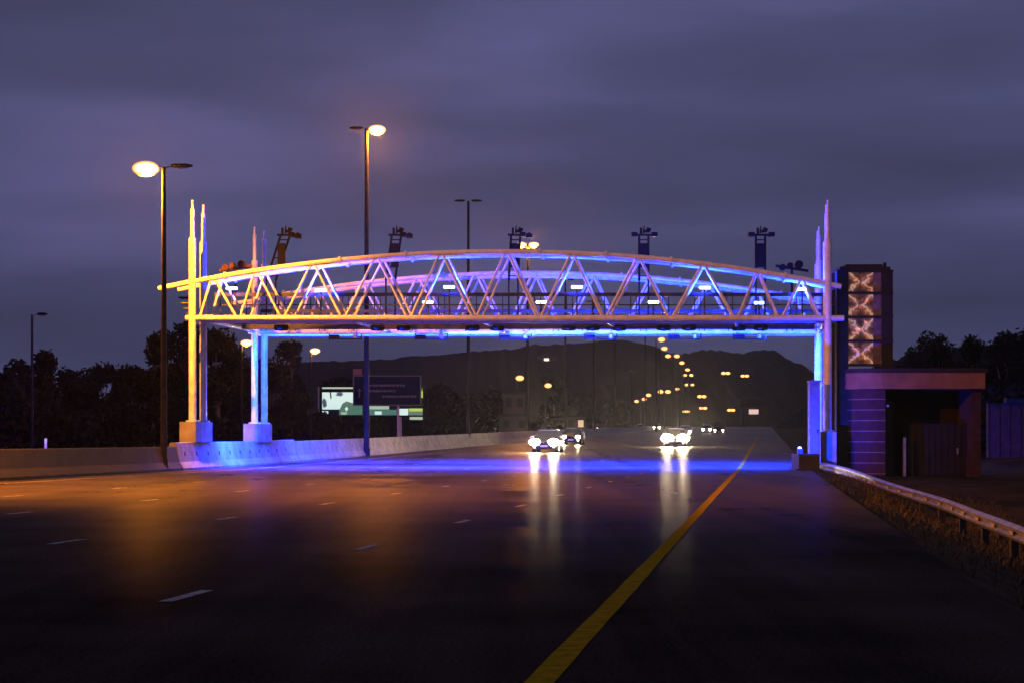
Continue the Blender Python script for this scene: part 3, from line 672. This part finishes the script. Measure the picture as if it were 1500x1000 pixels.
# next lamp of the median row, outside the frame on the left
lamp(0, 42, 11.5, 'street lamp with glowing head on the median nearest the camera', (-1, 1), (1,), .28, .8, .13, 38000, MED, X=xb(42) - .1, aim=(-6.5, 46, 0))
lamp(0, 50, 10.2, 'street lamp on the right verge beside the guard rail', (-1,), (-1,), .3, .8, .13, 200, 'street lamps on the right verge', X=20.5, aim=(12, 64, 0))
hp = at(801, 527, 1025); hl = thing('hillside_house', 'tiny house with one bright window high on the left hillside', 'house', (hp.x, hp.y, hp.z - 6))
s = MB(); s.b2(-5, 5, 0, 8, -4, 7.6); s.build('wall', M_conc, hl)
s = MB(); s.loft([[Vector((-5.6, d, 7.61)), Vector((5.6, d, 7.61)), Vector((0, d, 10.2))] for d in (-.5, 8.5)], smooth=False); s.build('roof', M_frame, hl)
s = MB(); s.b2(-1.6, 1.2, -.12, -.01, 5.2, 7.0); s.build('window', emat('house_window', (1, .85, .7), 1.6), hl)

# ------------------------------------------------------------------ sign and billboard
SY = 206; sg = thing('road_sign', 'blue overhead-style direction sign on posts in front of the lit billboard', 'road sign', (ax(567, SY), SY, zg(ax(567, SY), SY))); so = tuple(sg.location)
M_sblue = mat('sign_blue', (.004, .009, .07), .7, var=.1, spec=0); M_sborder = mat('sign_letter', (.16, .16, .3), .6, spec=0)
s = MB(so); s.b2(ax(519, SY), ax(615, SY), SY, SY + .12, az(592, SY), az(551, SY)); pn = s.build('panel', M_sblue, sg)
s = MB(so)
for x0, x1, y0, y1 in ((517, 617, 549.6, 551), (517, 617, 592, 593.4), (517, 518.6, 551, 592), (615.4, 617, 551, 592)): s.b2(ax(x0, SY), ax(x1, SY), SY - .02, SY + .13, az(y1, SY), az(y0, SY))
s.build('border', M_sborder, pn)
rnd = random.Random(2)
for y0, a, b_ in ((564, 540, 592), (572, 540, 578), (580, 560, 608)):
    s = MB(so); x = a
    s.b2(ax(a, SY), ax(b_, SY), SY - .006, SY - .003, az(y0 + .25, SY), az(y0 - .25, SY))
    while x < b_:
        ww = rnd.uniform(1.2, 2.2); s.b2(ax(x, SY), ax(x + ww, SY), SY - .02, SY - .0062, az(y0 + 1.7, SY), az(y0 - rnd.choice((1.2, 1.7, 1.7)), SY)); x += ww + rnd.choice((.5, .5, 1.6))
    s.build('text_row', M_sborder, pn)
s = MB(so); q = ax(526.4, SY); z0, z1 = az(582, SY), az(568, SY)
s.loft([[Vector((q + a, d, b_)) for a, b_ in ((-.07, z0), (.07, z0), (.07, z1 - .35), (.28, z1 - .35), (0, z1), (-.28, z1 - .35), (-.07, z1 - .35))] for d in (SY - .02, SY - .003)], smooth=False)
s.build('arrow', M_sborder, pn)
s = MB(so); s.b2(ax(517, SY), ax(530, SY), SY + .02, SY + .1, az(549, SY), az(540 + 9, SY) + .01 + .72); s.build('route_tab', mat('tab_pink', (.25, .13, .16), .5), sg)
for px in (535, 583):
    s = MB(so); s.b2(ax(px - 1.4, SY), ax(px + 1.4, SY), SY + .13, SY + .35, so[2] - .1, az(552, SY)); s.build('post', M_galv, sg)
BYY = 214; bb = thing('billboard', 'illuminated green and white billboard on posts behind the blue sign', 'billboard', (ax(540, BYY), BYY, zg(ax(540, BYY), BYY))); bbo = tuple(bb.location)
s = MB(bbo); s.b2(ax(471, BYY), ax(620, BYY), BYY, BYY + .3, az(608, BYY), az(566, BYY)); fc = s.build('face', mat('billboard_dark', (.01, .03, .025), .6), bb)
s = MB(bbo)
for x0, x1, y0, y1 in ((468, 622, 563.5, 566), (468, 622, 608, 609.5), (468, 471, 566, 608), (620, 622, 566, 608)): s.b2(ax(x0, BYY), ax(x1, BYY), BYY - .05, BYY + .35, az(y1, BYY), az(y0, BYY))
s.b2(ax(470, BYY), ax(620, BYY), BYY - .03, BYY - .003, az(572, BYY), az(569.5, BYY)); s.build('frame', M_black, bb)
def poly(pts, d, m, name='lit_strip'):
    s = MB(bbo); n = len(pts)
    s.loft([[Vector((ax(x, BYY), BYY - q, az(y, BYY))) for x, y in pts] for q in (.004 + d, .03 + d)], smooth=False); return s.build(name, m, fc)
EW = emat('strip_white', (.72, .98, .88), .85); EG = emat('strip_green', (.08, .32, .13), .45); EY = emat('strip_yellow', (.5, .8, .05), .7); ET = emat('strip_teal', (.02, .13, .16), .4); EP = emat('strip_pale', (.55, .75, .5), .6)
R4 = lambda x0, x1, y0, y1: [(x0, y0), (x1, y0), (x1, y1), (x0, y1)]
poly(R4(472, 517, 574, 599), 0, EW, 'picture'); poly(R4(472, 517, 566.5, 569), 0, EP)
poly([(472, 588), (474, 582), (478, 586), (479, 594), (474, 597)], .03, ET, 'figure'); poly([(492, 579), (494, 574.5), (500, 573.5), (503, 577), (500, 580)], .03, ET, 'figure'); poly([(483, 574), (485, 574), (486, 583), (484, 583)], .03, mat('tan_shape', (.3, .2, .15), .6), 'figure')
poly([(497, 600), (502, 590), (508, 587), (517, 590), (531, 594), (531, 607), (497, 607)], .03, EG, 'green_hill'); poly([(505, 598), (508, 595), (510, 598), (508, 602)], .06, EW, 'figure')
poly(R4(472, 481, 601.5, 606), 0, EW); poly(R4(500, 508, 603, 606.5), .06, EP)
poly(R4(538, 570, 594, 599), 0, EP); poly(R4(538, 581, 599.5, 607.4), 0, EG); poly(R4(549, 559, 602, 606.5), .03, EW)
poly(R4(585, 598, 598, 607.5), 0, EW); poly(R4(599, 619, 597.5, 602), 0, EY); poly(R4(599, 619, 602.4, 607.4), 0, EG); poly(R4(615.4, 619.4, 569, 582), 0, EY)
s = MB(bbo); s.b2(ax(600, BYY), ax(619, BYY), BYY - .02, BYY + .1, az(614, BYY), az(610, BYY)); s.build('name_strip', EP, bb)
for px in (467, 585):
    s = MB(bbo); s.b2(ax(px - 2, BYY), ax(px + 3, BYY), BYY + .36, BYY + .8, bbo[2] - .1, az(566, BYY)); s.build('post', M_galv, bb)

# ------------------------------------------------------------------ small buildings, overpass
def house(px0, px1, py0, py1, Y, label, lit=False):
    X0, X1 = ax(px0, Y), ax(px1, Y); z0 = zg((X0 + X1) / 2, Y) - .2; z1 = az(py0, Y)
    r = thing('low_building', label, 'building', ((X0 + X1) / 2, Y, z0), 0, 'low buildings beyond the barrier'); o_ = tuple(r.location)
    s = MB(o_); s.b2(X0, X1, Y, Y + 6, z0, z1); s.build('wall', mat('pale_render', (.07, .05, .055), .8, var=.15), r)
    s = MB(o_); s.b2(X0 - .2, X1 + .2, Y - .3, Y + 6.3, z1 + .002, z1 + .35); s.build('roof', M_frame, r)
    n = max(2, int((X1 - X0) / 2.2))
    for i in range(n):
        xx = X0 + (X1 - X0) * (i + .5) / n; s = MB(o_); s.b2(xx - .5, xx + .5, Y - .03, Y - .003, max(z0 + 1.2, z1 - 2.2), z1 - .6); s.build('window', emat('warm_window', (1, .6, .3), .7) if lit and i == 1 else mat('dark_pane', (.02, .02, .022), .5, spec=.1), r)
house(731, 775, 609, 625, 280, 'low white building beyond the barrier left of the first headlights')
house(737, 770, 577, 604, 300, 'taller pale two-storey block behind the low white building')
house(829, 858, 610, 625, 330, 'small tan building by the barrier right of the first car', True)
ov = thing('overpass', 'dark overpass deck above the road in the far distance', 'overpass', (ax(1106, 650), 650, zg(ax(1106, 650), 650))); oo = tuple(ov.location)
s = MB(oo); s.b2(ax(1084, 650), ax(1128, 650), 650, 658, az(597, 650), az(584, 650)); s.build('deck', M_black, ov)
for px in (1088, 1124):
    s = MB(oo); s.b2(ax(px - 1, 650), ax(px + 1, 650), 651, 657, oo[2] - .5, az(597, 650) - .002); s.build('pier', M_black, ov)
sgn = MB((ax(1103, 640), 640, az(607, 640))); sgn.b2(ax(1097, 640), ax(1111, 640), 640, 640.4, az(606, 640), az(599, 640)); 
o = sgn.build('lit_sign', emat('lit_sign_face', (1, .65, .55), .8)); o.location = (ax(1103, 640), 640, az(607, 640)); tag(o, 'small pale glowing sign under the dark overpass', 'sign')
dl = thing('marker_post', 'thin white marker post standing just above the barrier at far left', 'marker post', (ax(67, 84), 84, zg(ax(67, 84), 84)))
s = MB(); s.box((0, 0, .6), (.12, .04, 1.2)); s.build('post', mat('marker_white', (.6, .65, .6), .5), dl); s = MB(); s.box((0, -.03, 1.05), (.10, .02, .22)); s.build('reflector', emat('marker_green_glow', (.6, 1, .7), .25), dl)  # light returned by the reflector is put in as emission

# ------------------------------------------------------------------ vehicles
def car(px, Y, label, paint, kind='sedan', power=0, dim=False, sl=1.):
    X = ax(px, Y); z = zr(Y)
    o = thing('car', label, 'car', (X, Y, z + .002), math.atan(-.138) * 0 - .138, 'oncoming cars with headlights')
    mp_ = mat('paint_' + paint, {'silver': (.35, .35, .36), 'dark': (.03, .03, .035), 'white': (.6, .6, .58), 'red': (.2, .03, .03)}[paint], .25, .4)
    van = kind == 'van'; H = 1.0 if not van else 1.15; hw = .86
    def sec(y, w_, zb, zt, rd=.1): return [Vector((a * w_ * hw, y, q)) for a, q in ((-1, zb + rd), (-.96, zb), (.96, zb), (1, zb + rd), (1, zt - rd * 1.6), (.93, zt - .03), (.5, zt), (-.5, zt), (-.93, zt - .03), (-1, zt - rd * 1.6))]
    s = MB()
    s.loft([sec(-.02, .80, .30, .66), sec(.12, .95, .22, .76), sec(.9, 1, .2, .90), sec(1.5, 1, .2, H), sec(3.4, 1, .2, H + .02), sec(4.1, .97, .22, .98), sec(4.35, .86, .34, .88)])
    bd = s.build('body', mp_, o)
    zt = 1.42 if not van else 1.95
    s = MB()
    def cab(y, w_, z0, k): return [Vector((-w_ * hw, y, z0)), Vector((w_ * hw, y, z0)), Vector((w_ * hw * k, y, z0)), Vector((-w_ * hw * k, y, z0))]
    y0, y1, y2, y3 = (1.15, 1.95, 3.2, 4.0) if not van else (.75, 1.25, 3.9, 4.2)
    b0 = [(-.9 * hw, y0, H - .08), (.9 * hw, y0, H - .08), (.9 * hw, y3, H - .06), (-.9 * hw, y3, H - .06)]; t0 = [(-.70 * hw, y1, zt), (.70 * hw, y1, zt), (.70 * hw, y2, zt), (-.70 * hw, y2, zt)]
    s.add(b0 + t0, [(0, 1, 5, 4), (1, 2, 6, 5), (2, 3, 7, 6), (3, 0, 4, 7)]); s.build('windows', M_glass, o)
    s = MB(); s.loft([[Vector((a * hw, b_, zt + c)) for a, b_ in ((-.69, y1 - .03), (.69, y1 - .03), (.70, y2 + .03), (-.70, y2 + .03))] for c in (-.02, .04)], smooth=False)
    for a in (-1, 1): s.cyl((a * .9 * hw, y0 - .02, H - .08), (a * .7 * hw, y1 - .02, zt), .03, n=6)
    s.build('roof', mp_, o)
    for sx in (-1, 1):
        s = MB(); s.loft([[Vector((sx * (.60 + .19 * sl * math.cos(a)), d, .66 + .12 * sl * math.sin(a))) for a in [2 * math.pi * k / 12 for k in range(12)]] for d in (-.05, .1)]); s.build('headlight', M_headdim if dim else (M_head if sl > 1 or Y < 160 else M_headfar), o)  # lens swollen on the brightest cars to shape their glare
        s = MB(); s.cyl((sx * .62, -.10, .38), (sx * .62, .0, .38), .075, n=10); s.build('added_glare_light', M_headdim, o)  # glowing discs added to fill out the headlight glare
        s = MB(); s.box((sx * .98, 1.35, 1.0), (.2, .1, .14)); s.build('mirror', mp_, o)
        for yy in (.85, 3.45):
            s = MB(); s.cyl((sx * .62, yy, .31), (sx * .84, yy, .31), .31, n=16); wh = s.build('wheel', M_rubber, o)
            s = MB(); s.cyl((sx * .842, yy, .31), (sx * .86, yy, .31), .2, n=12); s.build('rim', M_rim, wh)
    s = MB(); s.box((0, -.03, .62), (.6, .06, .10)); s.build('grille', M_black, o)
    s = MB(); s.box((0, -.02, .40), (1.4, .10, .16)); bmp = s.build('bumper', mp_, o)
    s = MB(); s.box((0, -.085, .42), (.46, .02, .11)); s.build('number_plate', mat('plate', (.6, .6, .5), .5), bmp)
    if power:
        for sx in (-1, 1):
            c, s_ = math.cos(-.138), math.sin(-.138); lx, ly = sx * .6, -.2
            light('headlight_beam', 'SPOT', (X + lx * c - ly * s_, Y + lx * s_ + ly * c, z + .66), power, (1, .80, .5), .08, rot=(R(90 - 1.2), 0, -.138 + math.pi), spot_size=R(70), spot_blend=1.)
    return o
car(797, 112, 'nearest oncoming car on the left lanes with two bright headlights', 'dark', power=1800, sl=1.8)
car(836, 150, 'second oncoming car just behind and right of the first left one', 'dark', power=350)
car(989, 138, 'oncoming car with the brightest headlights in the middle of the road', 'dark', power=3000, sl=2.6)
car(1004, 235, 'oncoming car close behind the brightest headlights', 'silver', power=90)
car(1035, 300, 'farther oncoming car right of the brightest headlights', 'silver', power=90)
car(1053, 270, 'dark van with faint headlights farthest right on the road', 'dark', 'van', 0, True)
car(937, 380, 'far oncoming car, left of two small pairs of headlights near the barrier', 'white', power=90)
car(962, 400, 'far oncoming car, right of two small pairs of headlights near the barrier', 'white', power=90)
car(880, 330, 'far car with warm headlights where the barrier meets the buildings', 'red', power=90)

# ------------------------------------------------------------------ trees
def tree(px, py, wpx, Y, label, name='leafy_tree', low=.12, seed=0, dens=1., group='trees along the far verge', leaf=.2):
    rnd = random.Random(seed * 31 + int(px)); X = ax(px, Y); zb = zg(X, Y) - .1; H = az(py, Y) - zb; Wd = wpx * Y / F / 2
    o = thing(name, label, 'tree', (X, Y, zb), 0, group)
    s = MB(); th = H * .45
    s.tube([(0, 0, 0), (rnd.uniform(-.1, .1), 0, th * .5), (rnd.uniform(-.2, .2), rnd.uniform(-.2, .2), th)], [.05 * H * .5 + .05, .04 * H * .5 + .04, .025 * H * .5 + .02], 8)
    cl = []
    nc_ = int(15 * dens)
    for i in range(nc_):
        a = rnd.uniform(0, 6.283); rr = math.sqrt(rnd.random()) * Wd * .78; zz = H * (low + (.95 - low) * rnd.random() ** .8)
        lim = math.sin(math.pi * min(1, max(.1, (zz / H - low) / (1.08 - low)) ** .8)) ** .6
        rr *= max(.3, lim); cr = rnd.uniform(.22, .40) * Wd + .25
        zz = min(zz, H - cr * .6); cl.append((Vector((rr * math.cos(a), rr * math.sin(a), zz)), cr))
    cl.append((Vector((rnd.uniform(-.2, .2) * Wd, 0, H - .3 * Wd)), .3 * Wd))
    for c, cr in cl[::2]:
        s.tube([(0, 0, th * rnd.uniform(.5, .95)), c * .55 + Vector((0, 0, th * .3)), c], [.02 * H * .5 + .02, .012 * H * .5 + .015, .012], 6)
    s.build('trunk', M_bark, o)
    s = MB()
    for c, cr in cl:
        n = int(min(420, 120 * (cr / .8) ** 2 / (leaf / .2) ** 1.2 + 40))
        for _ in range(n):
            d = Vector((rnd.gauss(0, 1), rnd.gauss(0, 1), rnd.gauss(0, .75))); d = d.normalized() * cr * rnd.random() ** .45
            p = c + d; u = Vector((rnd.gauss(0, 1), rnd.gauss(0, 1), rnd.gauss(0, 1))).normalized(); v = u.orthogonal().normalized(); q = leaf * rnd.uniform(.6, 1.3)
            s.add([p - u * q, p + v * q * .45, p + u * q, p - v * q * .45], [(0, 1, 2, 3)])
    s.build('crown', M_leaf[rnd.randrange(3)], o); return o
def vy(px): return 46 / (.133 - (px - 750) / F)
TL = [(8, 540, 60, 'rounded dark tree at the far left edge of the photo'), (30, 531, 70, 'dark tree under the unlit lamp at far left'), (68, 513, 62, 'spiky topped dark tree right of the unlit lamp'), (108, 541, 80, 'low rounded tree right of the spiky one'), (150, 534, 84, 'broad dark tree midway between the two left lamps'),
      (190, 538, 70, 'low tree left of the tall tree'), (222, 488, 64, 'tall open tree crown left of the near lamp pole'), (262, 470, 100, 'tallest tree, behind the yellow left column'), (318, 482, 90, 'tall dark tree between the left columns'), (345, 520, 70, 'dark tree behind the single-arm lamp'),
      (424, 497, 62, 'open crowned tree just right of the rear left column'), (392, 530, 70, 'low tree at the foot of the rear left column'), (440, 572, 46, 'low bush left of the billboard'), (500, 556, 70, 'dark tree behind the billboard left part'), (560, 572, 90, 'dark bush behind the billboard middle'),
      (640, 566, 80, 'dark tree right of the billboard'), (690, 580, 70, 'low bush near the small orange light'), (722, 570, 60, 'dark tree left of the white building'), (812, 545, 50, 'round tree right of the twin verge lamps'), (860, 578, 60, 'low tree behind the tan building'), (905, 590, 60, 'low bush far along the barrier')]
for i, (px, py, wp, lab) in enumerate(TL):
    Y = vy(px) + (4 if i % 2 else 0) + (34 if 470 < px < 620 else 0)
    tree(px, py, wp, Y, lab, seed=i, low=.05 if py > 510 else .28, dens=1.2, leaf=.2 * max(1, Y / 125))
# continuous undergrowth behind the barrier
s = MB(); rnd = random.Random(11)
for i in range(15000):
    px = rnd.uniform(-60, 900); Y = vy(px) + rnd.uniform(-3, 10); X = ax(px, Y); hmax = 3.0 + 1.2 * math.sin(px * .031) + .6 * math.sin(px * .11)
    hmax = hmax * (1 - .4 * sm(600, 900, px)) * (.62 if 440 < px < 640 else 1); p = Vector((X, Y, zg(X, Y) + rnd.random() ** .7 * hmax))
    u = Vector((rnd.gauss(0, 1), rnd.gauss(0, 1), rnd.gauss(0, 1))).normalized(); v = u.orthogonal().normalized(); q = .26 * max(1, Y / 110) * rnd.uniform(.7, 1.4)
    s.add([p - u * q, p + v * q * .6, p + u * q, p - v * q * .6], [(0, 1, 2, 3)])
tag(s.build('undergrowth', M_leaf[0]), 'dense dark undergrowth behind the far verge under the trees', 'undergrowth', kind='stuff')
RT = [(1335, 512, 60, 105, 'flat topped tree right of the tower'), (1372, 488, 70, 112, 'umbrella crowned tree on the right slope'), (1425, 494, 80, 118, 'broad dark tree above the building roof'), (1475, 491, 80, 116, 'dark tree at the upper right edge'), (1510, 486, 70, 120, 'tree cut by the right edge of the photo')]
for i, (px, py, wp, Y, lab) in enumerate(RT): tree(px, py, wp, Y, lab, name='umbrella_tree', seed=40 + i, low=.15, dens=1.5, group='trees on the right slope')
s = MB(); rnd = random.Random(12)
for i in range(5000):
    px = rnd.uniform(1310, 1620); Y = 100 + rnd.uniform(-4, 12); X = ax(px, Y); p = Vector((X, Y, zg(X, Y) + rnd.random() ** .6 * 3.6))
    u = Vector((rnd.gauss(0, 1), rnd.gauss(0, 1), rnd.gauss(0, 1))).normalized(); v = u.orthogonal().normalized(); q = .28 * rnd.uniform(.7, 1.4)
    s.add([p - u * q, p + v * q * .6, p + u * q, p - v * q * .6], [(0, 1, 2, 3)])
tag(s.build('hillside_shrubs', M_leaf[1]), 'dark shrubs covering the slope behind the brick building', 'shrubs', kind='stuff')
# grass on the right verge
s = MB(); rnd = random.Random(13)
for i in range(16000):
    Y = rnd.uniform(9, 66); d = .15 + rnd.random() ** .8 * 5; X = xe(Y) + d
    if Y > 55 and d > 2.2: continue
    cx_ = .5 + .5 * math.sin(X * 2.1 + Y * .9) * math.sin(Y * 1.3 - X)
    if rnd.random() > .3 + .7 * cx_: continue
    h = rnd.uniform(.06, .22) * (.5 + cx_); z = zg(X, Y) - .06; a = rnd.uniform(0, 6.28); w_ = rnd.uniform(.008, .02); le = Vector((rnd.gauss(0, .5), rnd.gauss(0, .5), 1)) * h
    p = Vector((X, Y, z)); u = Vector((math.cos(a), math.sin(a), 0)) * w_
    s.add([p - u, p + u, p + le + u * .2, p + le - u * .2], [(0, 1, 2, 3)])
tag(s.build('verge_grass', mat('grass_blade', (.085, .06, .022), .9, var=.4, scale=1.5)), 'dry brown grass on the verge before the guard rail', 'grass', kind='stuff')

# ------------------------------------------------------------------ haze
hm = bpy.data.materials.new('haze_air'); hm.use_nodes = True; t = hm.node_tree; t.nodes.clear()
oo_ = t.nodes.new('ShaderNodeOutputMaterial'); pv = t.nodes.new('ShaderNodeVolumePrincipled')
pv.inputs['Color'].default_value = (.85, .85, .9, 1); pv.inputs['Density'].default_value = .00013; pv.inputs['Anisotropy'].default_value = .88
t.links.new(pv.outputs[0], oo_.inputs['Volume'])
hm.cycles.homogeneous_volume = True
s = MB(); s.b2(-900, 900, -45, 1750, -4, 140); tag(s.build('haze', hm), kind='stuff')
